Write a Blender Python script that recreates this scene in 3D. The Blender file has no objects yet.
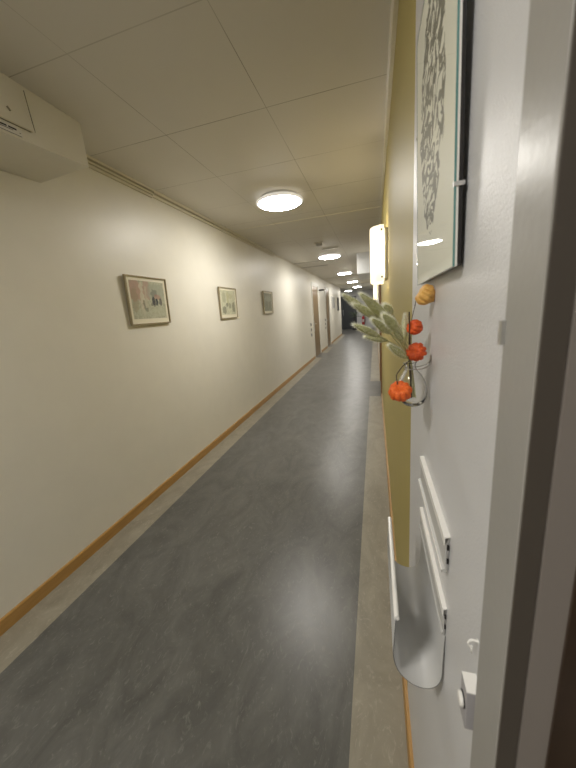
import bpy, bmesh, math, random
from mathutils import Vector, Matrix, Euler, noise
random.seed(7)
SC = bpy.context.scene
C = SC.collection
PI = math.pi

# ------------------------------------------------------------------ materials
def mat(name, col=(.8, .8, .8), rough=.5, metal=0., **kw):
    m = bpy.data.materials.new(name); m.use_nodes = True
    b = m.node_tree.nodes['Principled BSDF']
    b.inputs['Base Color'].default_value = (*col, 1)
    b.inputs['Roughness'].default_value = rough
    b.inputs['Metallic'].default_value = metal
    for k, v in kw.items():
        k = k.replace('_', ' ')
        if k in b.inputs:
            b.inputs[k].default_value = v
    return m

def N(m, t, **kw):
    n = m.node_tree.nodes.new(t)
    for k, v in kw.items(): setattr(n, k, v)
    return n
def L(m, a, b): m.node_tree.links.new(a, b)
def bsdf(m): return m.node_tree.nodes['Principled BSDF']

def coords(m, scale=(1, 1, 1)):
    t = N(m, 'ShaderNodeTexCoord'); mp = N(m, 'ShaderNodeMapping')
    mp.inputs['Scale'].default_value = scale
    L(m, t.outputs['Object'], mp.inputs['Vector']); return mp.outputs['Vector']

def ramp(m, fac, stops):
    r = N(m, 'ShaderNodeValToRGB'); e = r.color_ramp.elements
    while len(e) < len(stops): e.new(.5)
    for i, (p, c) in enumerate(stops):
        e[i].position = p; e[i].color = (*c, 1)
    L(m, fac, r.inputs['Fac']); return r.outputs['Color']

def bump(m, height, strength=.2, dist=.002):
    b = N(m, 'ShaderNodeBump'); b.inputs['Strength'].default_value = strength
    b.inputs['Distance'].default_value = dist
    L(m, height, b.inputs['Height']); L(m, b.outputs['Normal'], bsdf(m).inputs['Normal'])

def noise_tex(m, vec, scale, detail=4, rough=.55, dist=0.):
    n = N(m, 'ShaderNodeTexNoise'); n.inputs['Scale'].default_value = scale
    n.inputs['Detail'].default_value = detail; n.inputs['Roughness'].default_value = rough
    n.inputs['Distortion'].default_value = dist
    L(m, vec, n.inputs['Vector']); return n.outputs['Fac']

def mathn(m, op, a, b=None, c=None):
    n = N(m, 'ShaderNodeMath', operation=op)
    for i, v in enumerate((a, b, c)):
        if v is None: continue
        if isinstance(v, (int, float)): n.inputs[i].default_value = v
        else: L(m, v, n.inputs[i])
    return n.outputs[0]

def mixc(m, fac, a, b):
    n = N(m, 'ShaderNodeMix', data_type='RGBA')
    if isinstance(fac, (int, float)): n.inputs[0].default_value = fac
    else: L(m, fac, n.inputs[0])
    for s, v in ((6, a), (7, b)):
        if isinstance(v, tuple): n.inputs[s].default_value = (*v, 1)
        else: L(m, v, n.inputs[s])
    return n.outputs[2]

def wall_mat(name, col, rough, texture, strength):
    m = mat(name, col, rough)
    v = coords(m)
    n1 = noise_tex(m, v, 6, 3)
    c2 = tuple(x * .975 for x in col)
    L(m, ramp(m, n1, [(.35, c2), (.65, col)]), bsdf(m).inputs['Base Color'])
    bump(m, noise_tex(m, v, texture, 3, .6), strength, .002)
    return m

M = {}
M['wall_cream'] = wall_mat('cream_wall_paint', (.72, .695, .615), .42, 90, .12)
M['wall_white'] = wall_mat('white_wall_paint', (.61, .61, .62), .36, 380, .35)
M['wall_olive'] = wall_mat('olive_wall_paint', (.42, .345, .118), .50, 140, .12)
bsdf(M['wall_olive']).inputs['Specular IOR Level'].default_value = .25
M['wall_cool'] = wall_mat('cool_wall_paint', (.62, .63, .64), .45, 90, .1)

def linoleum(name, a, b, fleck, rough):
    m = mat(name, a, rough)
    v = coords(m, (1.0, .55, 1))
    n1 = noise_tex(m, v, 5, 8, .65, 1.4)
    base = ramp(m, n1, [(.3, a), (.72, b)])
    v2 = coords(m, (1.4, .7, 1))
    n2 = noise_tex(m, v2, 22, 7, .7, 2.6)
    spots = ramp(m, n2, [(.55, (0, 0, 0)), (.68, (1, 1, 1))])
    L(m, mixc(m, mathn(m, 'MULTIPLY', spots, .45), base, fleck), bsdf(m).inputs['Base Color'])
    r = N(m, 'ShaderNodeMapRange'); L(m, n2, r.inputs['Value'])
    r.inputs['To Min'].default_value = rough - .05; r.inputs['To Max'].default_value = rough + .09
    L(m, r.outputs['Result'], bsdf(m).inputs['Roughness'])
    bump(m, n2, .08, .002)
    bsdf(m).inputs['Specular IOR Level'].default_value = .42
    return m
M['lino_dark'] = linoleum('dark_grey_linoleum', (.074, .0735, .068), (.138, .136, .126), (.235, .232, .212), .32)
M['lino_beige'] = linoleum('beige_grey_linoleum', (.21, .192, .148), (.32, .292, .23), (.44, .405, .33), .38)

# ceiling boards with 0.6 m joints
m = mat('ceiling_board', (.60, .565, .47), .6)
tc = N(m, 'ShaderNodeTexCoord'); sp = N(m, 'ShaderNodeSeparateXYZ'); L(m, tc.outputs['Object'], sp.inputs[0])
def joint(m, ch, off, per, w):
    a = mathn(m, 'SUBTRACT', ch, off)
    a = mathn(m, 'DIVIDE', a, per)
    a = mathn(m, 'FRACT', a)
    a = mathn(m, 'SUBTRACT', a, .5)
    a = mathn(m, 'ABSOLUTE', a)
    return mathn(m, 'GREATER_THAN', a, .5 - w / per)
jx = joint(m, sp.outputs['X'], -.52, .6, .0016)
jy = joint(m, sp.outputs['Y'], 1.18, .6, .0024)
jn = mathn(m, 'MAXIMUM', jx, jy)
vn = noise_tex(m, tc.outputs['Object'], 1.1, 2)
vis = ramp(m, vn, [(.40, (.25, .25, .25)), (.6, (.8, .8, .8))])
fac = mathn(m, 'MULTIPLY', jn, vis)
sub = ramp(m, noise_tex(m, tc.outputs['Object'], 2.0, 3), [(.3, (.665, .64, .585)), (.7, (.685, .66, .605))])
L(m, mixc(m, fac, sub, (.22, .20, .15)), bsdf(m).inputs['Base Color'])
bump(m, noise_tex(m, tc.outputs['Object'], 260, 2), .12, .001)
M['ceiling'] = m

def wood(name, a, b, rough, scale=(12, 1.2, 12), coat=0.):
    m = mat(name, a, rough); v = coords(m, scale)
    L(m, ramp(m, noise_tex(m, v, 3, 5, .6, .8), [(.3, a), (.7, b)]), bsdf(m).inputs['Base Color'])
    bsdf(m).inputs['Coat Weight'].default_value = coat
    return m
M['oak'] = wood('oak_skirting_wood', (.33, .18, .05), (.43, .25, .08), .4)
M['door_wood'] = wood('brown_door_wood', (.15, .09, .03), (.20, .125, .045), .30, (10, 10, 1.0), .0)
bsdf(M['door_wood']).inputs['Specular IOR Level'].default_value = .3
M['casing_wood'] = wood('brown_casing_wood', (.22, .12, .05), (.28, .16, .07), .35, (12, 12, 1.2))
M['dark_wood'] = wood('dark_brown_wood', (.030, .017, .009), (.045, .026, .014), .5, (12, 12, 1.0))
M['trunk'] = mat('cream_plastic', (.64, .60, .48), .35)
M['white_trim'] = mat('white_trim_paint', (.66, .65, .60), .35)
M['frame_grey'] = mat('grey_white_gloss_paint', (.30, .29, .27), .34)
bsdf(M['frame_grey']).inputs['Specular IOR Level'].default_value = .28
bump(M['frame_grey'], noise_tex(M['frame_grey'], coords(M['frame_grey']), 160, 2), .18, .001)
M['frame_side'] = mat('painted_rebate_shade', (.07, .058, .046), .7)  # dark brown stands in for the shade on the casing return
M['jamb_grey'] = mat('grey_jamb_paint', (.225, .20, .18), .5)
M['white_plastic'] = mat('white_plastic', (.78, .77, .74), .3)
M['grey_plastic'] = mat('grey_plastic', (.34, .33, .34), .45)
M['grey_housing'] = mat('grey_metal_housing', (.55, .54, .52), .45)
M['dark_metal'] = mat('dark_metal', (.06, .06, .06), .35, .6)
M['steel'] = mat('brushed_steel', (.62, .62, .62), .28, .9)
M['tray_paint'] = mat('pale_grey_powder_coat', (.47, .47, .46), .45)
M['tray_white'] = mat('white_powder_coat', (.80, .79, .76), .3)
M['edge_dark'] = mat('cut_edge_grey', (.17, .17, .17), .4)
M['black'] = mat('black_frame', (.008, .006, .006), .4)
M['board_edge'] = mat('white_board_edge', (.72, .70, .66), .6)
M['teal_edge'] = mat('glass_edge_teal', (.10, .24, .23), .15)
M['paper'] = mat('cream_mat_board', (.74, .70, .56), .7)
M['red'] = mat('red_enamel', (.50, .02, .025), .3)
M['dark_door'] = mat('charcoal_door_paint', (.050, .055, .062), .35)
M['leaf'] = mat('dusty_green_leaf', (.09, .12, .08), .5)
M['pot'] = mat('dark_pot', (.05, .05, .05), .5)
M['gilt'] = mat('bronze_picture_moulding', (.32, .27, .17), .35, .2)
M['twig'] = mat('dark_twig', (.045, .028, .02), .6)
M['stalk'] = mat('pale_green_stalk', (.36, .36, .18), .6)
M['scuff_shade'] = mat('scuff_and_shade_grey', (.25, .23, .17), .6)  # for the scuff, the panel joint and the painted slot shade

def clear_glass(name, refl=.45, tint=(1, 1, 1)):
    m = bpy.data.materials.new(name); m.use_nodes = True
    nt = m.node_tree; nt.nodes.remove(nt.nodes['Principled BSDF'])
    out = nt.nodes['Material Output']
    tr = N(m, 'ShaderNodeBsdfTransparent'); tr.inputs[0].default_value = (*tint, 1)
    gl = N(m, 'ShaderNodeBsdfGlossy'); gl.inputs['Roughness'].default_value = .015
    ge = N(m, 'ShaderNodeNewGeometry'); dt = N(m, 'ShaderNodeVectorMath', operation='DOT_PRODUCT')
    L(m, ge.outputs['Normal'], dt.inputs[0]); L(m, ge.outputs['Incoming'], dt.inputs[1])
    c5 = mathn(m, 'POWER', mathn(m, 'SUBTRACT', 1.0, mathn(m, 'ABSOLUTE', dt.outputs['Value'])), 5.0)
    fz = mathn(m, 'ADD', mathn(m, 'MULTIPLY', c5, .96 * refl), .04 * refl)
    mx = N(m, 'ShaderNodeMixShader')
    L(m, fz, mx.inputs[0]); L(m, tr.outputs[0], mx.inputs[1]); L(m, gl.outputs[0], mx.inputs[2])
    L(m, mx.outputs[0], out.inputs['Surface'])
    return m
M['pane'] = clear_glass('picture_glass')
M['vase_glass'] = mat('clear_vase_glass', (1, 1, 1), .0, 0., Transmission_Weight=1.0, IOR=1.45)

def glow(name, col, strength, base=(.8, .8, .8)):
    m = mat(name, base, .4)
    b = bsdf(m)
    b.inputs['Emission Color'].default_value = (*col, 1)
    b.inputs['Emission Strength'].default_value = strength
    return m
M['lamp'] = glow('ceiling_lamp_diffuser', (1, .962, .895), 18)
M['lamp_rim'] = glow('lamp_rim_acrylic', (1, .95, .87), .12)
M['sconce'] = glow('sconce_acrylic', (1, .87, .64), .22)
m = M['sconce']; nt = m.node_tree
tl_ = N(m, 'ShaderNodeBsdfTranslucent'); tl_.inputs[0].default_value = (.9, .86, .78, 1)
mx_ = N(m, 'ShaderNodeMixShader'); mx_.inputs[0].default_value = .45
L(m, bsdf(m).outputs[0], mx_.inputs[1]); L(m, tl_.outputs[0], mx_.inputs[2]); L(m, mx_.outputs[0], nt.nodes['Material Output'].inputs['Surface'])
M['tube'] = glow('sconce_tube', (1, .88, .66), 9)

# physalis paper: veined
def lantern_mat(name, a, b):
    m = mat(name, a, .6)
    v = coords(m)
    n = noise_tex(m, v, 190, 5, .75, 1.5)
    L(m, ramp(m, n, [(.35, a), (.7, b)]), bsdf(m).inputs['Base Color'])
    bsdf(m).inputs['Subsurface Weight'].default_value = .15
    bsdf(m).inputs['Subsurface Radius'].default_value = (.01, .004, .001)
    bump(m, n, .5, .001)
    return m
M['lantern_red'] = lantern_mat('orange_red_husk', (.50, .045, .006), (.88, .15, .02))
M['lantern_orange'] = lantern_mat('orange_husk', (.54, .065, .008), (.92, .20, .025))
M['lantern_yellow'] = lantern_mat('amber_husk', (.62, .31, .06), (.80, .50, .15))
m = mat('bunny_tail_fluff', (.42, .43, .27), .8)
L(m, ramp(m, noise_tex(m, coords(m), 300, 3), [(.3, (.38, .40, .16)), (.7, (.66, .66, .38))]), bsdf(m).inputs['Base Color'])
M['tail'] = m
M['tail_fuzz'] = mat('bunny_tail_hairs', (.90, .90, .80), .8)

# prints: soft watercolour patches on paper, laid out in the print's own metres (y across, z up)
def art_mat(name, base, blobs, warp=.012, wscale=30):
    m = mat(name, base, .75)
    tc = N(m, 'ShaderNodeTexCoord')
    nz = N(m, 'ShaderNodeTexNoise'); nz.inputs['Scale'].default_value = wscale; nz.inputs['Detail'].default_value = 4
    L(m, tc.outputs['Object'], nz.inputs['Vector'])
    s = N(m, 'ShaderNodeVectorMath', operation='SUBTRACT'); L(m, nz.outputs['Color'], s.inputs[0]); s.inputs[1].default_value = (.5, .5, .5)
    k = N(m, 'ShaderNodeVectorMath', operation='SCALE'); L(m, s.outputs[0], k.inputs[0]); k.inputs['Scale'].default_value = warp * 4
    a = N(m, 'ShaderNodeVectorMath', operation='ADD'); L(m, tc.outputs['Object'], a.inputs[0]); L(m, k.outputs[0], a.inputs[1])
    sp = N(m, 'ShaderNodeSeparateXYZ'); L(m, a.outputs[0], sp.inputs[0])
    nf = noise_tex(m, tc.outputs['Object'], 55, 5, .7)
    col = ramp(m, nf, [(.38, tuple(x * .68 for x in base)), (.62, base)])
    for (y, z, ry, rz, c, op) in blobs:
        u = mathn(m, 'DIVIDE', mathn(m, 'SUBTRACT', sp.outputs['Y'], y), ry)
        w = mathn(m, 'DIVIDE', mathn(m, 'SUBTRACT', sp.outputs['Z'], z), rz)
        d = mathn(m, 'ADD', mathn(m, 'POWER', mathn(m, 'ABSOLUTE', u), 3.0), mathn(m, 'POWER', mathn(m, 'ABSOLUTE', w), 3.0))
        r = N(m, 'ShaderNodeMapRange'); L(m, d, r.inputs['Value'])
        r.inputs['From Min'].default_value = 1.25; r.inputs['From Max'].default_value = .75
        r.inputs['To Min'].default_value = 0; r.inputs['To Max'].default_value = op
        f = mathn(m, 'MULTIPLY', r.outputs[0], mathn(m, 'ADD', mathn(m, 'MULTIPLY', nf, 1.1), .35))
        f = mathn(m, 'MINIMUM', f, 1.0)
        col = mixc(m, f, col, c)
    L(m, col, bsdf(m).inputs['Base Color'])
    return m

# ------------------------------------------------------------------ mesh helpers
def B(): return bmesh.new()
def box(bm, x0, x1, y0, y1, z0, z1, mi=0):
    v = [bm.verts.new((x, y, z)) for z in (z0, z1) for y in (y0, y1) for x in (x0, x1)]
    for f in ((0, 2, 3, 1), (4, 5, 7, 6), (0, 1, 5, 4), (2, 6, 7, 3), (0, 4, 6, 2), (1, 3, 7, 5)):
        bm.faces.new([v[i] for i in f]).material_index = mi
    return bm
def quad(bm, pts, mi=0):
    f = bm.faces.new([bm.verts.new(p) for p in pts]); f.material_index = mi; return f
def lathe(bm, prof, n=32, c=(0, 0, 0), R=None, caps=True, mi=0):
    R = R or Matrix.Identity(3); c = Vector(c)
    rings = []
    for r, z in prof:
        if r < 1e-6: rings.append([bm.verts.new(c + R @ Vector((0, 0, z)))])
        else: rings.append([bm.verts.new(c + R @ Vector((r * math.cos(2 * PI * i / n), r * math.sin(2 * PI * i / n), z))) for i in range(n)])
    for a, b in zip(rings, rings[1:]):
        for i in range(n):
            j = (i + 1) % n
            if len(a) == 1 and len(b) == 1: continue
            if len(a) == 1: f = [a[0], b[j], b[i]]
            elif len(b) == 1: f = [a[i], a[j], b[0]]
            else: f = [a[i], a[j], b[j], b[i]]
            bm.faces.new(f).material_index = mi
    return bm
def rot_to(d):
    return Vector((0, 0, 1)).rotation_difference(Vector(d).normalized()).to_matrix()
def tube(bm, pts, r, n=8, caps=True, mi=0):
    pts = [Vector(p) for p in pts]
    rr = r if isinstance(r, (list, tuple)) else [r] * len(pts)
    rings = []; up = Vector((.123, .45, .88)).normalized()
    for i, p in enumerate(pts):
        d = (pts[min(i + 1, len(pts) - 1)] - pts[max(i - 1, 0)]).normalized()
        s = d.cross(up)
        if s.length < 1e-3: s = d.cross(Vector((1, 0, 0)))
        s.normalize(); t = s.cross(d)
        rings.append([bm.verts.new(p + (s * math.cos(2 * PI * k / n) + t * math.sin(2 * PI * k / n)) * rr[i]) for k in range(n)])
    for a, b in zip(rings, rings[1:]):
        for k in range(n): bm.faces.new([a[k], a[(k + 1) % n], b[(k + 1) % n], b[k]]).material_index = mi
    if caps:
        bm.faces.new(rings[0][::-1]).material_index = mi; bm.faces.new(rings[-1]).material_index = mi
    return bm
def bez(pts, n=14):
    """smooth Catmull-Rom through points"""
    P = [Vector(p) for p in pts]; P = [P[0] * 2 - P[1]] + P + [P[-1] * 2 - P[-2]]
    out = []
    for i in range(1, len(P) - 2):
        for k in range(n):
            t = k / n
            out.append(.5 * ((2 * P[i]) + (P[i + 1] - P[i - 1]) * t + (2 * P[i - 1] - 5 * P[i] + 4 * P[i + 1] - P[i + 2]) * t * t + (3 * P[i] - P[i - 1] - 3 * P[i + 1] + P[i + 2]) * t ** 3))
    out.append(P[-2]); return out
def extrude_y(bm, prof, y0, y1, mi=0, closed=True):
    """profile of (x,z) points swept along y"""
    a = [bm.verts.new((x, y0, z)) for x, z in prof]; b = [bm.verts.new((x, y1, z)) for x, z in prof]
    n = len(prof)
    for i in range(n if closed else n - 1):
        j = (i + 1) % n
        bm.faces.new([a[i], a[j], b[j], b[i]]).material_index = mi
    if closed:
        bm.faces.new(a[::-1]).material_index = mi; bm.faces.new(b).material_index = mi
    return bm
def obj(name, bm, mats, parent=None, smooth=False, bevel=0., loc=None):
    bmesh.ops.recalc_face_normals(bm, faces=bm.faces)
    me = bpy.data.meshes.new(name); bm.to_mesh(me); bm.free()
    for mm in (mats if isinstance(mats, (list, tuple)) else [mats]): me.materials.append(mm)
    if smooth: me.polygons.foreach_set('use_smooth', [True] * len(me.polygons))
    o = bpy.data.objects.new(name, me); C.objects.link(o)
    if parent is not None: o.parent = parent
    if loc is not None: o.location = loc
    if bevel:
        md = o.modifiers.new('bevel', 'BEVEL'); md.width = bevel; md.segments = 3; md.limit_method = 'ANGLE'
    return o
def thing(name, label, cat, loc=(0, 0, 0), rot=(0, 0, 0), group=None):
    o = bpy.data.objects.new(name, None); C.objects.link(o)
    o.empty_display_size = .05
    o.location = loc; o.rotation_euler = rot; o['label'] = label; o['category'] = cat
    if group: o['group'] = group
    return o
def tag(o, label, cat, group=None):
    o['label'] = label; o['category'] = cat
    if group: o['group'] = group
    return o
def struct(name, bm, mats, parent=None, **kw):
    o = obj(name, bm, mats, parent, **kw)
    if parent is None: o['kind'] = 'structure'
    return o
def sroot(name, loc=(0, 0, 0)):
    o = bpy.data.objects.new(name, None); C.objects.link(o); o.location = loc; o['kind'] = 'structure'; o.empty_display_size = .05; return o
def copy_tree(o, parent=None):
    c = o.copy(); C.objects.link(c); c.parent = parent
    for ch in list(o.children): copy_tree(ch, c)
    return c

XL, XR, HC, YB, YE, YC = -1.70, .09, 2.382, -5.0, 21.0, 16.8
# ------------------------------------------------------------------ floor
bm = B()
def fl(x0, x1, y0, y1, mi): quad(bm, [(x0, y0, 0), (x1, y0, 0), (x1, y1, 0), (x0, y1, 0)], mi)
fl(-1.505, -.095, YB, YE, 0)
lw = [(YB, 8.92), (9.90, 11.42), (12.32, YC)]
for a, b in lw: fl(XL, -1.505, a, b, 1)
for a, b in [(8.92, 9.90), (11.42, 12.32)]: fl(XL - .08, -1.505, a, b, 0)
for a, b in [(YB, -.80), (.181, 4.76), (5.78, YE)]: fl(-.095, XR, a, b, 1)
for a, b in [(-.80, .181), (4.76, 5.78)]: fl(-.095, XR + .12, a, b, 0)
fl(-5.0, -1.505, YC, YE, 0)
struct('floor', bm, [M['lino_dark'], M['lino_beige']])
# ceiling
bm = B(); quad(bm, [(-5, YB, HC), (-5, YE, HC), (.3, YE, HC), (.3, YB, HC)]); struct('ceiling', bm, M['ceiling'])

# ------------------------------------------------------------------ walls
def wall_x(name, x, segs, holes, mats, thick=.14, side=1):
    """wall in a plane of constant x; segs = [(y0,y1,mi)], holes = [(y0,y1,z)]"""
    bm = B()
    xo = x + side * thick
    for y0, y1, mi in segs: box(bm, min(x, xo), max(x, xo), y0, y1, 0, HC, mi)
    for y0, y1, z, mi in holes: box(bm, min(x, xo), max(x, xo), y0, y1, z, HC, mi)
    return struct(name, bm, mats)
wall_x('wall_left', XL, [(YB, 8.92, 0), (9.90, 11.42, 0), (12.32, YC, 0)], [(8.92, 9.90, 2.09, 0), (11.42, 12.32, 2.09, 0)], [M['wall_cream']], side=-1)
wall_x('wall_right', XR, [(YB, -.80, 0), (.185, .845, 0), (.845, 4.76, 1), (5.78, YE, 2)], [(-.80, .185, 2.10, 0), (4.76, 5.78, 2.09, 1)],
       [M['wall_white'], M['wall_olive'], M['wall_cream']])
bm = B(); box(bm, -5, .23, YE, YE + .12, 0, HC); struct('wall_far_end', bm, M['wall_cool'])
bm = B(); box(bm, -1.84, .23, YB - .12, YB, 0, HC); struct('wall_behind', bm, M['wall_cream'])
bm = B(); box(bm, -5.0, -1.84, YC - .12, YC, 0, HC); struct('wall_lobby_front', bm, M['wall_cream'])
bm = B(); box(bm, -5.12, -5.0, YC - .12, YE + .12, 0, HC); struct('wall_lobby_left', bm, M['wall_cool'])

# skirting
def skirt(name, x, side, spans):
    bm = B()
    for a, b in spans:
        prof = [(x, 0), (x - side * .012, 0), (x - side * .012, .062), (x - side * .009, .068), (x, .069)]
        extrude_y(bm, prof, a, b)
    struct(name, bm, M['oak'])
skirt('baseboard_left', XL, -1, [(YB, 8.85), (9.97, 11.35), (12.39, YC)])
skirt('baseboard_right', XR, 1, [(.26, 4.69), (5.85, YE)])

# cable trunking under the ceiling
bm = B()
def ribs(bm, y0, y1, bars):
    box(bm, XL, XL + .006, y0, y1, HC - bars[-1][1], HC)
    for za, zb, w_ in bars: box(bm, XL + .006, XL + w_, y0, y1, HC - zb, HC - za)
ribs(bm, .2, 2.36, [(0, .015, .034), (.023, .035, .022), (.043, .056, .016)])
ribs(bm, 2.36, 5.5, [(0, .022, .034), (.030, .048, .016)])
extrude_y(bm, [(XL, HC), (XL + .012, HC), (XL + .012, HC - .016), (XL, HC - .018)], 5.5, YC)
struct('trim_1', bm, M['trunk'])
bm = B()
extrude_y(bm, [(XR, HC), (.068, HC), (.067, HC - .010), (.070, HC - .014), (.070, HC - .060), (.074, HC - .066), (XR, HC - .066)], .30, 2.31)
extrude_y(bm, [(XR, HC), (.074, HC), (.074, HC - .036), (XR, HC - .038)], 2.31, 16)
struct('trim_2', bm, M['trunk'])
# thin battens where the ceiling panels meet
def batten(i, y, w, h, x0=XL, x1=XR, m='ceil_batten'):
    bm = B(); box(bm, x0, x1, y - w / 2, y + w / 2, HC - h, HC); struct('trim_%d' % i, bm, M[m])
M['ceil_batten'] = mat('pale_ceiling_batten', (.72, .68, .56), .45)
batten(3, 3.79, .012, .004)
batten(4, 11.0, .06, .012)
batten(5, 14.2, .06, .012)
M['gap_dark'] = mat('dark_joint', (.12, .11, .09), .7)
batten(6, 6.95, .02, .003, XL, -1.1, 'gap_dark')
batten(7, 7.70, .03, .003, XL, -1.05, 'gap_dark')

# ------------------------------------------------------------------ doors of the setting
def left_door(n, y0, y1):
    r = sroot('door_%d' % n, (XL, (y0 + y1) / 2, 0))
    w = (y1 - y0) / 2
    b = B()
    for s in (-1, 1): box(b, 0, .014, min(s * w, s * (w + .065)), max(s * w, s * (w + .065)), 0, 2.155)
    box(b, 0, .014, -w, w, 2.09, 2.155)
    for s in (-1, 1): box(b, -.12, 0, min(s * w, s * (w - .03)), max(s * w, s * (w - .03)), 0, 2.09)
    box(b, -.12, 0, -w + .03, w - .03, 2.06, 2.09)
    obj('door_frame', b, M['white_trim'], r, bevel=.002)
    b = B(); box(b, -.046, -.004, -w + .032, w - .032, .006, 2.058)
    lf = obj('door_leaf', b, M['door_wood'], r, bevel=.002)
    b = B(); box(b, -.004, .004, -w + .06, -w + .10, .76, 1.08)
    tube(b, bez([(-.014, -w + .08, .98), (.032, -w + .08, .98), (.036, -w + .10, .98), (.036, -w + .20, .98)], 6), .009)
    lathe(b, [(0, 0), (.018, 0), (.016, .012), (0, .013)], 16, (-.012, -w + .08, .84), rot_to((1, 0, 0)))
    obj('door_handle', b, M['steel'], lf)
    return r
left_door(1, 8.92, 9.90); left_door(2, 11.42, 12.32)
# door on the right side behind the olive wall
r = sroot('door_3', (XR, 5.27, 0))
b = B()
for s in (-1, 1): box(b, -.016, .0, min(s * .51, s * .575), max(s * .51, s * .575), 0, 2.15)
box(b, -.016, 0, -.51, .51, 2.09, 2.15)
for s in (-1, 1): box(b, 0, .13, min(s * .51, s * .48), max(s * .51, s * .48), 0, 2.09)
box(b, 0, .13, -.48, .48, 2.06, 2.09)
obj('door_frame', b, M['casing_wood'], r, bevel=.002)
b = B(); box(b, .06, .10, -.478, .478, .006, 2.058); lf = obj('door_leaf', b, M['door_wood'], r)
b = B(); box(b, .054, .06, -.44, -.40, .85, 1.07)
tube(b, bez([(.055, -.42, 1.0), (.012, -.42, 1.0), (.008, -.40, 1.0), (.008, -.30, 1.0)], 6), .009); obj('door_handle', b, M['steel'], lf)

# doorway the picture is taken from, right beside the camera
r = sroot('door_4', (XR, 0, 0))
b = B()
box(b, -.012, .0, .181, .2255, 0, 2.16); box(b, -.012, 0, -.845, -.80, 0, 2.16); box(b, -.012, 0, -.80, .181, 2.10, 2.16)
obj('door_casing', b, M['frame_grey'], r, bevel=.0012)
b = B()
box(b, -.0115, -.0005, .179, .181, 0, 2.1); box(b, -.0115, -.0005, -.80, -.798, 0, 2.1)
obj('rebate_shade', b, M['frame_side'], r)  # thin dark strips, shade of the casing rebate put into their colour
b = B()
box(b, .0, .0155, .178, .185, 0, 2.1); box(b, .0, .0155, -.80, -.793, 0, 2.1); box(b, 0, .0155, -.793, .178, 2.093, 2.1)
obj('door_stop', b, M['jamb_grey'], r)
b = B()
box(b, .0155, .14, .176, .185, 0, 2.1); box(b, .0155, .14, -.80, -.791, 0, 2.1); box(b, .0155, .14, -.791, .176, 2.091, 2.1)
obj('door_lining', b, M['dark_wood'], r)
b = B(); box(b, .085, .125, -.790, .175, .006, 2.090); lf = obj('door_leaf', b, M['dark_wood'], r)
b = B(); box(b, .079, .085, .11, .15, .88, 1.10)
tube(b, bez([(.08, .13, 1.02), (.05, .13, 1.02), (.045, .11, 1.02), (.045, .02, 1.02)], 6), .009); obj('door_handle', b, M['steel'], lf)
b = B(); box(b, -.0145, -.0118, .222, .2262, 1.322, 1.337); box(b, -.0125, -.004, .2250, .2268, 1.322, 1.337)
obj('strike_plate', b, M['steel'], r)

# dark double door on the far end wall
r = sroot('door_5', (-2.05, YE, 0))
b = B()
for s in (-1, 1): box(b, min(s * .86, s * .92), max(s * .86, s * .92), -.03, 0, 0, 2.08)
box(b, -.86, .86, -.03, 0, 2.0, 2.08)
obj('door_frame', b, M['dark_door'], r)
for s in (-1, 1):
    b = B(); box(b, min(s * .004, s * .858), max(s * .004, s * .858), -.022, -.001, .006, 1.998)
    for k in range(1, 7):
        x = s * (.004 + k * .122); box(b, x - .004, x + .004, -.026, -.022, .006, 1.998)
    lf = obj('door_leaf', b, M['dark_door'], r)
    b = B(); tube(b, [(s * .07, -.065, .9), (s * .07, -.065, 1.25)], .011)
    for z in (.93, 1.22): tube(b, [(s * .07, -.065, z), (s * .07, -.02, z)], .008)
    obj('door_handle', b, M['steel'], lf)

# ------------------------------------------------------------------ ceiling lamps
cl = thing('ceiling_light', 'round white ceiling lamp nearest the camera, large and glowing before the ceiling line', 'ceiling lamp', (-.82, 3.0, HC), group='round corridor ceiling lamps')
b = B(); lathe(b, [(0, -.001), (.17, -.001), (.172, -.018), (0, -.018)], 48); obj('mounting_plate', b, M['grey_housing'], cl, smooth=False)
b = B(); lathe(b, [(.13, -.018), (.185, -.020), (.213, -.036), (.216, -.046), (.210, -.052), (.196, -.053)], 64); obj('lamp_rim', b, M['lamp_rim'], cl, smooth=True)
b = B(); lathe(b, [(.196, -.053), (.185, -.060), (.15, -.067), (.09, -.072), (0, -.074)], 48); obj('diffuser', b, M['lamp'], cl, smooth=True)
lab = [None, 'second round white ceiling lamp from the camera, just beyond the small smoke detector',
       'third round ceiling lamp from the camera, level with the boxed soffit on the right',
       'fourth round ceiling lamp from the camera, small, beyond the boxed soffit',
       'fifth round ceiling lamp from the camera, last in the line above the corridor']
for i, y in enumerate([3.0, 6.3, 9.5, 12.8, 16.2]):
    if i: c = copy_tree(cl); c.location = (-.82, y, HC); c['label'] = lab[i]
c = copy_tree(cl); c.location = (-1.47, 19.1, HC); c['label'] = 'farthest round ceiling lamp, left of the line, in front of the dark double door'
# unseen lamps of the row behind the camera; farther one added for fill light
for y, t in ((-.5, 'round ceiling lamp above and just behind the camera'), (-3.8, 'added unseen round ceiling lamp farther back behind the camera')):
    c = copy_tree(cl); c.location = (-.82, y, HC); c['label'] = t

# smoke detector
sd = thing('smoke_detector', 'small beige smoke detector on the ceiling between the two nearest round lamps', 'smoke detector', (-.83, 5.18, HC))
b = B(); box(b, -.065, .065, -.065, .065, -.012, 0); obj('base_plate', b, M['trunk'], sd, bevel=.003)
b = B(); lathe(b, [(.045, -.012), (.05, -.030), (.042, -.045), (.02, -.050), (0, -.050)], 32); obj('sensor_head', b, M['grey_housing'], sd, smooth=True)
o = B(); box(o, -.14, .14, -.02, .02, -.018, 0); o = obj('cable_cover', o, M['white_plastic'], loc=(-.72, 5.70, HC), bevel=.004); tag(o, 'short white cable cover strip on the ceiling just before the second lamp', 'cable cover')

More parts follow.
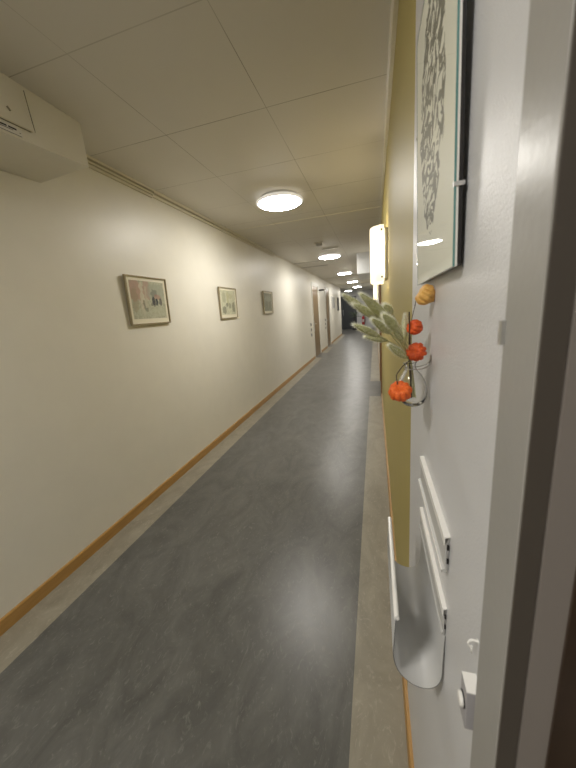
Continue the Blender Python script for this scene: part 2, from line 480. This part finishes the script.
# soffit box on the right
b = B(); box(b, -.325, XR, 6.57, 8.09, 1.995, HC); o = obj('boxed_soffit', b, M['wall_cool'])
tag(o, 'pale boxed duct hanging below the ceiling on the right before the far lamps', 'soffit box')

# boxed housing top left
bx = thing('ceiling_box', 'cream rectangular box under the ceiling at the top left above the wall', 'wall box', (0, 0, 0))
b = B()
v = [b.verts.new(p) for p in [(-1.405, .2, 2.075), (-1.43, 1.505, 2.176), (-1.44, 1.514, HC), (-1.408, .2, HC), (XL, .2, 2.075), (XL, 1.44, 2.125), (XL, 1.50, HC), (XL, .2, HC)]]
for f in ((0, 1, 2, 3), (4, 7, 6, 5), (0, 4, 5, 1), (1, 5, 6, 2), (0, 3, 7, 4), (3, 2, 6, 7)): b.faces.new([v[i] for i in f])
obj('housing', b, M['wall_cream'], bx, bevel=.002)
def onbox(y, z): # x of the front face
    return -1.4085 - .0215 * (y - .2) / 1.3
def strip(bm, y0, z0, y1, z1, w, t, mi=0):
    d = Vector((0, y1 - y0, z1 - z0)); n = Vector((0, -d.z, d.y)).normalized() * w / 2
    a = Vector((onbox(y0, z0), y0, z0)); c = Vector((onbox(y1, z1), y1, z1)); t = Vector((t, 0, 0)); e = Vector((-.004, 0, 0))
    p = [a - n + e, a + n + e, c + n + e, c - n + e]; q = [a - n + t, a + n + t, c + n + t, c - n + t]
    P = [bm.verts.new(x) for x in p]; Q = [bm.verts.new(x) for x in q]
    bm.faces.new(Q).material_index = mi; bm.faces.new(P[::-1]).material_index = mi
    for i in range(4): bm.faces.new([P[i], P[(i + 1) % 4], Q[(i + 1) % 4], Q[i]]).material_index = mi
b = B(); strip(b, .6, 2.176, 1.222, 2.206, .005, .004); obj('slot_strip', b, M['trunk'], bx)
b = B(); strip(b, .6, 2.171, 1.215, 2.201, .0016, .0042); obj('slot_shadow_gap', b, M['scuff_shade'], bx)  # dark strip painted as the shade line below the slot strip
b = B(); strip(b, .95, 2.163, 1.172, 2.174, .030, .003); lb = obj('label_plate', b, M['board_edge'], bx)
b = B()
for (y0, y1, dz) in [(1.075, 1.112, .006), (1.118, 1.150, .006), (1.085, 1.135, -.001), (1.160, 1.166, -.002)]:
    k = .05; strip(b, y0, 2.163 + k * (y0 - .95) + dz, y1, 2.163 + k * (y1 - .95) + dz, .006 if dz > 0 else .002, .0036)
strip(b, .95, 2.150, 1.165, 2.160, .0016, .0036)
# arrow at the left end of the label
strip(b, 1.030, 2.176, 1.055, 2.168, .005, .0036); strip(b, 1.030, 2.160, 1.055, 2.168, .005, .0036)
obj('label_marks', b, M['black'], lb)
b = B(); strip(b, 1.137, 2.258, 1.148, 2.246, .006, .0002); obj('scuff_mark', b, M['scuff_shade'], bx)
b = B(); strip(b, 1.228, HC - .02, 1.238, 2.21, .0007, .0001); obj('panel_joint', b, M['scuff_shade'], bx)

# ------------------------------------------------------------------ wall lamps (sconces)
def make_sconce():
    r = thing('wall_lamp', 'nearer glowing white curved wall lamp on the olive wall', 'wall lamp', (XR, 2.42, 1.70), group='curved acrylic wall lamps')
    b = B(); box(b, -.024, 0, -.13, .13, -.17, .145); obj('back_plate', b, M['trunk'], r, bevel=.003)
    b = B(); n = 20; z0, z1 = -.19, .165; rings = []
    for k in range(n + 1):
        t = PI * k / n
        y = -.14 * math.cos(t); x = -.026 - .090 * math.sin(t) ** .75
        rings.append((x, y))
    for t_, fl_ in ((0, 1), (.004, 0)):
        pass
    vo = []; vi = []
    for x, y in rings:
        s = .96
        vo.append((b.verts.new((x, y, z0)), b.verts.new((x, y, z1))))
        vi.append((b.verts.new((-.026 + (x + .026) * s + .001, y * s, z0)), b.verts.new((-.026 + (x + .026) * s + .001, y * s, z1))))
    for i in range(n):
        b.faces.new([vo[i][0], vo[i + 1][0], vo[i + 1][1], vo[i][1]]); b.faces.new([vi[i][0], vi[i][1], vi[i + 1][1], vi[i + 1][0]])
        for e in (0, 1): b.faces.new([vo[i][e], vo[i + 1][e], vi[i + 1][e], vi[i][e]])
    for e in (0, n): b.faces.new([vo[e][0], vo[e][1], vi[e][1], vi[e][0]])
    sh = obj('lamp_shade', b, M['sconce'], r, smooth=False)
    for z in (-.16, .135):
        b = B(); lathe(b, [(0, -.003), (.006, -.003), (.006, .004), (0, .005)], 12, (-.040, -.1395, z), rot_to((0, -1, 0))); obj('screw', b, M['dark_metal'], sh)
    b = B(); tube(b, [(-.060, 0, -.15), (-.060, 0, .16)], .016, 12); obj('lamp_tube', b, M['tube'], r)
    return r
sc1 = make_sconce()
sc2 = copy_tree(sc1); sc2.location = (XR, 8.3, 1.70); sc2['label'] = 'farther glowing curved wall lamp, low behind the nearer one above the flowers'

# ------------------------------------------------------------------ pictures on the left wall
AR1 = art_mat('watercolour_street', (.50, .50, .37), [
    (-.14, .07, .06, .075, (.42, .22, .17), .7), (-.02, .075, .04, .07, (.42, .24, .20), .65), (.09, .07, .10, .06, (.33, .35, .27), .7),
    (-.075, .02, .018, .12, (.55, .50, .38), .8), (-.03, .0, .012, .10, (.50, .46, .33), .7),
    (-.15, .0, .03, .09, (.30, .25, .15), .6), (.06, .055, .035, .025, (.10, .11, .10), .55), (.10, .03, .035, .02, (.42, .16, .12), .5),
    (.05, -.0, .02, .03, (.02, .02, .03), 1.), (.09, -.01, .014, .030, (.02, .03, .04), 1.), (.13, -.005, .018, .028, (.06, .05, .06), .85), (.06, -.03, .05, .012, (.05, .05, .05), .6),
    (-.04, -.065, .018, .012, (.03, .03, .03), .9), (-.06, -.03, .012, .03, (.12, .10, .07), .7), (.02, -.09, .17, .035, (.44, .45, .33), .5)])
AR2 = art_mat('pen_wash_crowd', (.62, .62, .45), [
    (-.11, .06, .04, .06, (.30, .30, .20), .6), (-.02, .05, .03, .08, (.38, .36, .16), .5), (-.12, -.08, .05, .04, (.14, .14, .10), .75),
    (-.04, -.02, .03, .02, (.12, .12, .09), .7), (.03, -.03, .03, .03, (.16, .16, .11), .6), (.13, -.05, .035, .06, (.15, .15, .10), .75), (.05, .08, .05, .03, (.42, .41, .25), .6)])
AR3 = art_mat('grey_green_landscape', (.30, .31, .22), [
    (0, .06, .15, .04, (.36, .37, .28), .6), (-.05, -.02, .06, .04, (.20, .21, .14), .6), (.07, -.04, .06, .05, (.22, .22, .15), .6), (0, .01, .02, .09, (.40, .38, .27), .5)])
def picture(label, y, z, art, w=.45, hh=.355, lean=.032, fw=.010):
    r = thing('framed_picture', label, 'picture', (XL + .002, y, z), (0, lean, 0), 'small framed prints on the left wall')
    W, Hh = w / 2, hh
    b = B(); d = .020
    for (y0, y1, z0, z1) in ((-W, -W + fw, 0, Hh), (W - fw, W, 0, Hh), (-W + fw, W - fw, 0, fw), (-W + fw, W - fw, Hh - fw, Hh)): box(b, 0, d, y0, y1, z0, z1)
    obj('frame', b, M['gilt'], r, bevel=.0015)
    b = B(); box(b, .004, .011, -W + fw, W - fw, fw, Hh - fw); obj('mat_board', b, M['paper'], r)
    bm = B(); m_ = .036; zc = Hh / 2
    box(bm, .0111, .0118, -W + m_, W - m_, -Hh / 2 + .044, Hh / 2 - .034)
    obj('print', bm, art, r, loc=(0, 0, zc))
    b = B(); quad(b, [(.0145, -W + fw, fw), (.0145, W - fw, fw), (.0145, W - fw, Hh - fw), (.0145, -W + fw, Hh - fw)]); obj('glass_pane', b, M['pane'], r)
    return r
picture('framed print of buildings and dark figures, nearest and largest on the left wall', 2.105, 1.350, AR1)
picture('framed pale sketch print, middle of the three near pictures on the left wall', 3.49, 1.345, AR2)
picture('framed dim grey green print, the picture just before the first brown door', 4.96, 1.365, AR3)
AR4 = art_mat('pale_poster', (.42, .42, .40), [(0, 0, .2, .12, (.30, .30, .30), .4)])
def small_frame(label, y, z, w, hh, fm, art):
    r = thing('framed_picture', label, 'picture', (XL, y, z), (0, 0, 0), 'far framed pictures on the left wall')
    b = B(); W = w / 2
    for (y0, y1, z0, z1) in ((-W, -W + .04, 0, hh), (W - .04, W, 0, hh), (-W + .04, W - .04, 0, .04), (-W + .04, W - .04, hh - .04, hh)): box(b, 0, .025, y0, y1, z0, z1)
    obj('frame', b, fm, r)
    b = B(); box(b, .002, .012, -W + .04, W - .04, .04, hh - .04); obj('print', b, art, r)
small_frame('thin framed pale poster on the left wall beyond the second brown door', 13.55, 1.38, 1.0, .50, M['grey_housing'], AR4)
small_frame('black framed dark picture near the far end of the left wall', 15.4, 1.28, .62, .60, M['black'], mat('dark_print', (.05, .05, .055), .4))

# panels by the left doors
def switch_panel(label, y, z):
    r = thing('wall_switch', label, 'switch', (XL, y, z), group='switch plates beside the left doors')
    for dz in (.28, .14, 0):
        b = B(); box(b, 0, .012, -.05, .05, dz, dz + .10); p = obj('plate', b, M['grey_housing'], r, bevel=.002)
        b = B(); box(b, .012, .02, -.028, .028, dz + .02, dz + .08); obj('button', b, M['dark_metal'], p)
switch_panel('stack of dark buttons on the left wall just before the first brown door', 8.48, .66)
switch_panel('stack of dark buttons on the left wall between the two brown doors', 11.1, .68)
b = B(); box(b, 0, .16, -.008, .008, 0, .05); o = obj('door_sign', b, M['dark_metal'], loc=(XL, 10.15, 1.95)); tag(o, 'small dark sign sticking out from the left wall between the brown doors', 'sign')

# ------------------------------------------------------------------ far lobby
fe = thing('fire_extinguisher', 'red fire extinguisher hanging on the far end wall', 'fire extinguisher', (-.72, YE, .22))
b = B(); lathe(b, [(0, 0), (.075, 0), (.085, .02), (.085, .46), (.06, .54), (.025, .57), (0, .57)], 24, (0, -.10, 0)); obj('cylinder_body', b, M['red'], fe, smooth=True)
b = B(); tube(b, [(0, -.10, .57), (0, -.10, .63)], .02); box(b, -.02, .02, -.20, -.06, .63, .65); obj('valve', b, M['dark_metal'], fe)
b = B(); tube(b, bez([(.02, -.12, .61), (.12, -.15, .55), (.13, -.14, .3), (.11, -.13, .12)], 8), .012); obj('hose', b, M['pot'], fe)
b = B(); box(b, -.05, .05, -.187, -.183, .18, .36); obj('label_patch', b, M['board_edge'], fe)
b = B(); box(b, -.03, .03, -.02, 0, .3, .5); obj('wall_bracket', b, M['dark_metal'], fe)
pp = thing('potted_palm', 'dusky potted palm standing before the dark double door', 'plant', (-1.22, 19.9, 0))
b = B(); lathe(b, [(0, 0), (.13, 0), (.17, .30), (.155, .30), (.15, .27), (0, .27)], 24); obj('pot', b, M['pot'], pp)
b = B(); tube(b, [(0, 0, .25), (.01, 0, .7), (0, .01, 1.0)], [.02, .017, .012]); obj('stem', b, M['twig'], pp)
b = B()
for i in range(26):
    a = random.uniform(0, 2 * PI); e = random.uniform(.1, 1.2); ln = random.uniform(.35, .6); z = random.uniform(.75, 1.0)
    d = Vector((math.cos(a) * math.cos(e), math.sin(a) * math.cos(e), math.sin(e)))
    pts = [Vector((0, 0, z)) + d * ln * t + Vector((0, 0, -.35 * t * t * ln)) for t in (0, .25, .5, .75, 1)]
    tube(b, pts, [.004, .016, .014, .009, .001], 4)
obj('fronds', b, M['leaf'], pp)

# ------------------------------------------------------------------ big picture on the right wall
py0, py1, pz0, pz1 = .374, .663, 1.385, 1.765
bp = thing('clip_framed_picture', 'tall clip framed glass picture of a grey lacy ornament on the near right wall', 'picture', (XR - .0010, (py0 + py1) / 2, pz0), (-.006, -.018, 0))
W = (py1 - py0) / 2; Hh = pz1 - pz0
b = B()
for (y0, y1, z0, z1) in ((-W + .0005, -W + .012, 0.001, Hh - .001), (W - .012, W - .0005, .001, Hh - .001), (-W + .012, W - .012, .001, .012), (-W + .012, W - .012, Hh - .012, Hh - .001)): box(b, -.0064, -.0026, y0, y1, z0, z1)
obj('backing_frame', b, M['black'], bp)
b = B(); box(b, -.0083, -.0064, -W, W, 0, Hh); obj('backing_board', b, M['board_edge'], bp)
m = mat('lacy_ornament_print', (.56, .56, .47), .6)
tc = N(m, 'ShaderNodeTexCoord'); mp = N(m, 'ShaderNodeMapping'); L(m, tc.outputs['Object'], mp.inputs['Vector'])
mp.inputs['Scale'].default_value = (1, .42, .72)
sp = N(m, 'ShaderNodeSeparateXYZ'); L(m, tc.outputs['Object'], sp.inputs[0])
n1 = noise_tex(m, mp.outputs[0], 48, 1.2, .4, 1.4)
lace = mathn(m, 'ABSOLUTE', mathn(m, 'SUBTRACT', n1, .5))
lace = mathn(m, 'LESS_THAN', lace, .05)
lace2 = mathn(m, 'GREATER_THAN', noise_tex(m, mp.outputs[0], 75, 1, .4, 1.2), .54)
lace = mathn(m, 'MAXIMUM', lace, lace2)
# outline of the ornament: broad leaf, narrowing to the top and foot
zz = mathn(m, 'DIVIDE', mathn(m, 'SUBTRACT', sp.outputs['Z'], .215), .158)
wv = mathn(m, 'SUBTRACT', 1.0, mathn(m, 'POWER', mathn(m, 'ABSOLUTE', zz), 2.4))
wob = mathn(m, 'MULTIPLY', mathn(m, 'SUBTRACT', noise_tex(m, tc.outputs['Object'], 28, 2), .5), .045)
hw = mathn(m, 'ADD', mathn(m, 'MULTIPLY', mathn(m, 'MAXIMUM', wv, 0.0), .095), wob)
ins = mathn(m, 'LESS_THAN', mathn(m, 'ABSOLUTE', mathn(m, 'SUBTRACT', sp.outputs['Y'], .008)), hw)
ins = mathn(m, 'MULTIPLY', ins, mathn(m, 'GREATER_THAN', wv, 0.0))
L(m, mixc(m, mathn(m, 'MULTIPLY', ins, lace), (.74, .74, .63), (.17, .17, .135)), bsdf(m).inputs['Base Color'])
b = B(); box(b, -.0087, -.0084, -W + .0005, W - .0005, .0005, Hh - .0005); obj('print', b, m, bp)
b = B(); quad(b, [(-.0104, -W + .0004, .0004), (-.0104, W - .0004, .0004), (-.0104, W - .0004, Hh - .0004), (-.0104, -W + .0004, Hh - .0004)])
gp = obj('glass_pane', b, M['pane'], bp)
b = B(); e_ = .00012
for (y0, y1, z0, z1) in ((-W, -W + e_, 0, Hh), (-W + e_, W - e_, 0, e_)): box(b, -.0106, -.0086, y0, y1, z0, z1)
box(b, -.0091, -.0087, W - e_, W, 0, Hh); box(b, -.0091, -.0087, -W + e_, W - e_, Hh - e_, Hh)
obj('polished_edge', b, M['teal_edge'], gp)
def clip(y, z, s):
    b = B(); box(b, -.0112, -.0106, min(y, y - s * .0025), max(y, y - s * .0025), z - .002, z + .002); box(b, -.0112, -.001, min(y, y + s * .0012), max(y, y + s * .0007), z - .002, z + .002)
    obj('clip', b, M['steel'], bp)
clip(-W, .077, -1); clip(W, .245, 1); clip(-W, .30, -1)

# ------------------------------------------------------------------ wall rail and tray
Y0, Y1 = .38, .61
def rail(label, ztop, zbot, xface, lip, lipmat='tray_white'):
    r = thing('wall_rail', label, 'wall rail', (XR, (Y0 + Y1) / 2, zbot), group='pair of white wall rails')
    hy = (Y1 - Y0) / 2; H_ = ztop - zbot; xf = xface - XR
    b = B(); extrude_y(b, [(0, H_), (0, H_ - .002), (xf + .0015, H_ - .0035), (xf + .0015, H_ - .013), (xf, H_ - .013), (xf, H_ - .001)], -hy, hy)
    obj('top_rail', b, M['tray_white'], r, bevel=.0003)
    b = B(); extrude_y(b, [(-.0006, H_ - .004), (-.0006, .002), (xf * .55, .002), (xf * .55, H_ - .012), (xf * .35, H_ - .006)], -hy + .0015, hy - .0015)
    obj('profile_core', b, M['steel'], r)
    for z in (H_ * .25, H_ * .62):
        b = B(); box(b, xf * .45, -.0008, -hy - .0002, -hy + .004, z, z + H_ * .13); obj('slot', b, M['black'], r)
    b = B(); extrude_y(b, [(xf * .55, H_ - .013), (xf * .55 - .001, H_ - .013), (xf * .6 - .001, .006), (xf - lip, .004), (xf - lip, 0), (xf * .4, .0)], -hy, hy)
    obj('front_fascia', b, M['tray_paint'], r, bevel=.0003)
    b = B(); extrude_y(b, [(xf - lip - .0003, .0045), (xf - lip - .0003, .001), (xf - lip + .0012, .001), (xf - lip + .0012, .0045)], -hy, hy); obj('lower_lip', b, M[lipmat], r)
rail('upper white wall rail with an open slotted end above the curved tray', 1.055, .999, .0825, .002)
rail('lower white wall rail right above the curved tray', .940, .893, .0842, .000, 'tray_paint')

tr = thing('curved_tray', 'pale grey curved metal tray with folded white lip hung on the right wall', 'wall tray', (0, 0, 0))
prof = bez([(.0225, 0, .905), (.0205, 0, .868), (.0195, 0, .835), (.0270, 0, .808), (.0440, 0, .790), (.0640, 0, .785), (.0800, 0, .794), (.0875, 0, .813), (.0885, 0, .845), (.0898, 0, .892)], 5)
pr = [(p.x, p.z) for p in prof]
def thick(pr, t):
    out = []
    for i, p in enumerate(pr):
        a = Vector(pr[max(i - 1, 0)]); c = Vector(pr[min(i + 1, len(pr) - 1)]); d = (c - a).normalized()
        out.append((p[0] - d.y * t, p[1] + d.x * t))
    return out
inner = thick(pr, .0013)
b = B()
a0 = [b.verts.new((x, Y0, z)) for x, z in pr]; a1 = [b.verts.new((x, Y1, z)) for x, z in pr]
i0 = [b.verts.new((x, Y0, z)) for x, z in inner]; i1 = [b.verts.new((x, Y1, z)) for x, z in inner]
for i in range(len(pr) - 1):
    b.faces.new([a0[i], a0[i + 1], a1[i + 1], a1[i]]); b.faces.new([i0[i], i1[i], i1[i + 1], i0[i + 1]])
    b.faces.new([a0[i], i0[i], i0[i + 1], a0[i + 1]]).material_index = 1; b.faces.new([a1[i], a1[i + 1], i1[i + 1], i1[i]]).material_index = 1
for k in (0, -1): b.faces.new([a0[k], a1[k], i1[k], i0[k]])
obj('tray_trough', b, [M['tray_paint'], M['edge_dark']], tr, smooth=False)
for p in tr.children[0].data.polygons:
    if p.material_index == 0: p.use_smooth = True
b = B(); tube(b, [(.0245, Y0 + .002, .9055), (.0245, Y1, .9055)], .0037, 14); obj('folded_lip', b, M['tray_white'], tr, smooth=False, bevel=0)
for p in tr.children[1].data.polygons: p.use_smooth = len(p.vertices) == 4

# ------------------------------------------------------------------ push button box and hook
sw = thing('push_button_box', 'small grey box with round white push button beside the door frame', 'push button', (XR, .2535, .949))
b = B(); box(b, -.0125, .0002, -.0095, .0085, 0, .046); obj('housing', b, M['grey_plastic'], sw, bevel=.0008)
b = B(); box(b, -.0125, 0, -.0095, .0085, .0462, .0470); obj('top_cap', b, M['white_plastic'], sw)
b = B(); lathe(b, [(0, 0), (.0072, 0), (.0072, .0012), (0, .0013)], 24, (-.0125, -.001, .0255), rot_to((-1, 0, 0))); obj('button_collar', b, M['black'], sw)
b = B(); lathe(b, [(0, .001), (.0064, .001), (.0064, .0030), (.0052, .0040), (0, .0044)], 24, (-.0125, -.001, .0255), rot_to((-1, 0, 0))); obj('button', b, M['white_plastic'], sw, smooth=False)
b = B()
ctr = [(.0895, .262, 1.034), (.083, .262, 1.034)]
tube(b, bez([(.0898, .262, 1.036), (.0840, .262, 1.0365), (.0815, .262, 1.0325), (.0832, .262, 1.029), (.0850, .262, 1.029)], 6), .0011, 8)
lathe(b, [(0, 0), (.0022, 0), (.0022, .0010), (0, .0010)], 14, (XR - .0001, .262, 1.036), rot_to((-1, 0, 0)))
tube(b, [(.0842, .262, 1.029), (.0848, .262, 1.021)], .0008, 6)
o = obj('screw_hook', b, M['white_plastic'], smooth=True); tag(o, 'tiny white screw hook in the wall above the push button box', 'hook')

# ------------------------------------------------------------------ vase with dried flowers
vs = thing('bud_vase', 'small clear glass bud vase hanging on the near right wall', 'vase', (.0640, .56, 1.176), (0, 0, 0))
Rv = rot_to((-.09, 0, 1))
outer = [(0, 0), (.010, .0005), (.017, .005), (.0225, .016), (.0240, .028), (.0220, .042), (.0165, .055), (.0105, .064), (.0085, .070), (.0095, .075), (.0120, .0775)]
inn = [(.0108, .0778), (.0083, .0748), (.0073, .070), (.0090, .063), (.0150, .054), (.0205, .0415), (.0224, .028), (.0210, .017), (.0155, .008), (.008, .005), (0, .005)]
def smooth_prof(p):
    q = bez([(a, 0, c) for a, c in p], 4); return [(max(v.x, 0), v.z) for v in q]
b = B(); lathe(b, smooth_prof(outer) + smooth_prof(inn), 40, (0, 0, 0), Rv); obj('glass_body', b, M['vase_glass'], vs, smooth=True)
b = B(); tube(b, bez([(.0250, 0, .088), (.0255, -.002, .080), (.020, -.010, .071), (.008, -.0125, .067), (-.006, -.0125, .067), (-.0165, -.004, .067)], 6), .0008, 6)
tube(b, bez([(.0250, 0, .088), (.0255, .002, .080), (.020, .010, .071), (.008, .0115, .067), (-.006, .0115, .067), (-.0165, .004, .067)], 6), .0008, 6)
obj('wire_hanger', b, M['steel'], vs)
MOUTH = Vector((.0575, .56, 1.252)); FOOT = Vector((.0640, .56, 1.190))

def bunny(label, tip, base, w, seed):
    rnd = random.Random(seed)
    tip = Vector(tip); base = Vector(base); r = thing('bunny_tail_grass', label, 'dried grass', tuple(FOOT), group='dried bunny tail grasses in the vase')
    off = Vector((rnd.uniform(-.003, .003), rnd.uniform(-.003, .003), 0))
    d = (tip - base)
    pts = bez([FOOT + off, MOUTH + off * .7, (MOUTH * .45 + base * .55) + Vector((.004, .004, .004)), base], 6)
    b = B(); tube(b, [p - FOOT for p in pts], .00075, 6); obj('stalk', b, M['stalk'], r)
    b = B(); n, k = 22, 18; ln = d.length; R = rot_to(d)
    sag = R @ Vector((0, 0, 0)); prof = []
    for i in range(n + 1):
        t = i / n; rad = w * (math.sin(PI * (t * .93 + .035)) ** .75) * (1.08 - .45 * t)
        if i in (0, n): rad = 0
        prof.append((rad, -.06 * ln + t * ln * 1.06))
    lathe(b, prof, k, tuple(base - FOOT), R)
    for v in b.verts:
        q = noise.noise(v.co * 260 + Vector((seed, 0, 0))); v.co += (v.co - (base - FOOT)).normalized() * q * .0009
    hd = obj('fluffy_head', b, M['tail'], r, smooth=True)
    # soft hairs
    b = B()
    for i in range(1500):
        t = rnd.random() ** .9; a = rnd.uniform(0, 2 * PI)
        rad = w * (math.sin(PI * (t * .93 + .035)) ** .75) * (1.08 - .45 * t)
        p = R @ Vector((rad * .96 * math.cos(a), rad * .96 * math.sin(a), t * ln)) + base - FOOT
        q = R @ Vector((math.cos(a) * .55, math.sin(a) * .55, 1.0 + rnd.uniform(-.3, .3))).normalized()
        s = R @ Vector((-math.sin(a), math.cos(a), 0)) * .00016
        e = p + q * rnd.uniform(.003, .0078)
        b.faces.new([b.verts.new(p - s), b.verts.new(p + s), b.verts.new(e)])
    obj('hairs', b, M['tail_fuzz'], hd)['kind'] = 'stuff'
    return r
TAILS = [
    ('bunny tail grass pointing farthest left of all, tip by the dark far door', (-.0468, .5, 1.3731), (-.0137, .53, 1.3452), .0062),
    ('long bunny tail grass just under the leftmost head, in the middle of the fan', (-.0302, .47, 1.3573), (.0077, .51, 1.3317), .0070),
    ('thick bunny tail grass with the highest tip, below the farther wall lamp', (-.0191, .45, 1.3702), (.0177, .50, 1.3329), .0078),
    ('short bunny tail grass under the centre of the fan', (-.0038, .45, 1.3348), (.0215, .49, 1.3109), .0066),
    ('round bunny tail grass pointing at the camera in the centre of the bunch', (.0103, .43, 1.341), (.0291, .475, 1.3174), .0074),
    ('long slim bunny tail grass reaching left below the others, over the grey floor', (-.029, .46, 1.3284), (.0057, .50, 1.3057), .0056),
    ('pale bunny tail grass lying just beneath the low slim one', (-.0153, .5, 1.3068), (.0185, .53, 1.2957), .0052),
    ('lowest bunny tail grass, drooping just left of the middle orange lantern', (.0204, .5, 1.2918), (.0479, .53, 1.2665), .0060),
    ('small rounded bunny tail grass at the back, top right of the bunch', (.0146, .54, 1.3524), (.0279, .56, 1.3383), .0068),
    ('pale upright bunny tail grass beside the bare dark twig', (.0485, .56, 1.3335), (.0492, .565, 1.2947), .0058),
    ('bunny tail grass rising steeply between the centre head and the upright pale one', (.0249, .5, 1.3294), (.0408, .53, 1.2937), .0068)]
for i, (lb, t, ba, w) in enumerate(TAILS): bunny(lb, t, ba, w, 11 + i)

def physalis(label, path, centre, axis, rad, m, hgt=1.0, extra=None, seed=1, sr=.0008, sm='twig'):
    r = thing('physalis_stem', label, 'dried flower', tuple(FOOT), group='dried lantern stems in the vase')
    rnd = random.Random(seed); fo = Vector((rnd.uniform(-.006, .006), rnd.uniform(-.006, .006), rnd.uniform(-.004, .006)))
    pts = [p - FOOT for p in bez([FOOT + fo, MOUTH + fo * .4] + [Vector(p) for p in path], 8)]
    b = B(); tube(b, pts, sr, 6)
    for k in range(2, len(path)):
        q = Vector(path[k - 1]) - FOOT
        lathe(b, [(0, -.0013), (.0013, 0), (0, .0013)], 8, tuple(q))
    if extra: tube(b, [Vector(p) - FOOT for p in bez(extra, 6)], [sr * 1.1] * (len(bez(extra, 6))), 6)
    obj('stem', b, M[sm], r)
    b = B(); R = rot_to(axis); n, k = 22, 60; rings = []
    c = Vector(centre) - FOOT
    for i in range(n + 1):
        th = PI * i / n
        row = []
        for j in range(k):
            a = 2 * PI * j / k
            rib = 1 - .11 * abs(math.sin(5 * a)) ** .6 * math.sin(th) * 0 + .10 * (abs(math.cos(5 * a)) ** .7 - .6) * math.sin(th)
            rr = rad * math.sin(th) ** .85 * rib * (1 - .09 * max(0, 1 - (abs((a * 10 / (2 * PI)) % 1 - .5) * 5))) if 0 < i < n else 0
            z = rad * hgt * math.cos(th)
            if th < .9: z -= rad * .38 * (1 - th / .9) ** 1.2      # dimple where the stem enters
            if th > 2.4: z -= rad * .42 * ((th - 2.4) / .74) ** 2  # pointed tip
            v = Vector((rr * math.cos(a), rr * math.sin(a), z))
            q = noise.noise(v * 140 + Vector((seed * 3.1, 0, 0))); v *= 1 + q * .10
            row.append(v)
        rings.append(row)
    V = [[b.verts.new(R @ v + c) for v in (row if 0 < i < n else row[:1])] for i, row in enumerate(rings)]
    for i in range(n):
        A, Bq = V[i], V[i + 1]
        for j in range(k):
            jj = (j + 1) % k
            if len(A) == 1: b.faces.new([A[0], Bq[jj], Bq[j]])
            elif len(Bq) == 1: b.faces.new([A[j], A[jj], Bq[0]])
            else: b.faces.new([A[j], A[jj], Bq[jj], Bq[j]])
    obj('lantern', b, m, r, smooth=True)
    return r
physalis('lowest orange physalis lantern, hanging left of the vase from a bent dark twig', [(.0560, .55, 1.2570), (.0500, .54, 1.2560), (.0433, .53, 1.2526), (.0370, .517, 1.2480), (.0318, .506, 1.2425), (.0320, .502, 1.2360), (.0328, .50, 1.2300), (.0335, .50, 1.224)],
         (.0367, .50, 1.2175), (-.1, -.55, .8), .0172, M['lantern_orange'], .85, seed=3)
physalis('middle orange red physalis lantern right at the mouth of the vase', [(.0560, .552, 1.262), (.0575, .549, 1.266)],
         (.0640, .54, 1.2735), (-.35, -.75, .1), .0152, M['lantern_red'], .95, seed=5, sm='stalk')
physalis('small orange red physalis lantern behind the straight bare twig', [(.0560, .553, 1.2657), (.0540, .546, 1.300), (.0580, .549, 1.3125)],
         (.0625, .55, 1.3130), (-.8, -.6, .2), .0122, M['lantern_red'], 1.0, extra=[(.0560, .552, 1.2657), (.0545, .545, 1.300), (.0530, .54, 1.3384)], seed=8, sr=.0010)
physalis('amber yellow physalis lantern highest of all, just under the big picture', [(.0580, .558, 1.285), (.0587, .56, 1.3213), (.0640, .56, 1.3483), (.0670, .56, 1.3640), (.0700, .553, 1.3660)],
         (.0765, .545, 1.3630), (-.8, -.1, .5), .0158, M['lantern_yellow'], .85, seed=12, sr=.0005)

# ------------------------------------------------------------------ camera, world, look
Rm = [None] * 3
f = 308.; cx, cy = 288., 384.
Yv = Vector((374.7 - cx, 306 - cy, f)).normalized()
Dv = Vector((395 - cx, 1720 - cy, f)); Dv = (Dv - Yv * Dv.dot(Yv)).normalized()
Zv = -Dv; Xv = Yv.cross(Zv)
def w(v): return Vector((Xv.dot(v), Yv.dot(v), Zv.dot(v)))
cxv, cyv, czv = w(Vector((1, 0, 0))), w(Vector((0, -1, 0))), w(Vector((0, 0, -1)))
cam = bpy.data.cameras.new('camera'); co = bpy.data.objects.new('camera', cam); C.objects.link(co)
mw = Matrix(((cxv.x, cyv.x, czv.x, 0), (cxv.y, cyv.y, czv.y, 0), (cxv.z, cyv.z, czv.z, 1.352), (0, 0, 0, 1)))
co.matrix_world = mw
cam.sensor_fit = 'VERTICAL'; cam.sensor_height = 24; cam.sensor_width = 18; cam.lens = 24 * f / 768
cam.clip_start = .01; cam.clip_end = 100
cam.dof.use_dof = True; cam.dof.focus_distance = 1.1; cam.dof.aperture_fstop = cam.lens / 2.0
SC.camera = co

wd = bpy.data.worlds.new('world'); SC.world = wd; wd.use_nodes = True
wd.node_tree.nodes['Background'].inputs[0].default_value = (.9, .92, 1, 1)
wd.node_tree.nodes['Background'].inputs[1].default_value = 0.0
SC.view_settings.view_transform = 'Standard'; SC.view_settings.look = 'None'
SC.view_settings.gamma = 1; SC.view_settings.use_curve_mapping = False
SC.view_settings.exposure = 1.95
SC.cycles.use_denoising = True
SC.cycles.max_bounces = 12; SC.cycles.diffuse_bounces = 8; SC.cycles.transmission_bounces = 12; SC.cycles.transparent_max_bounces = 12
SC.cycles.sample_clamp_indirect = 6
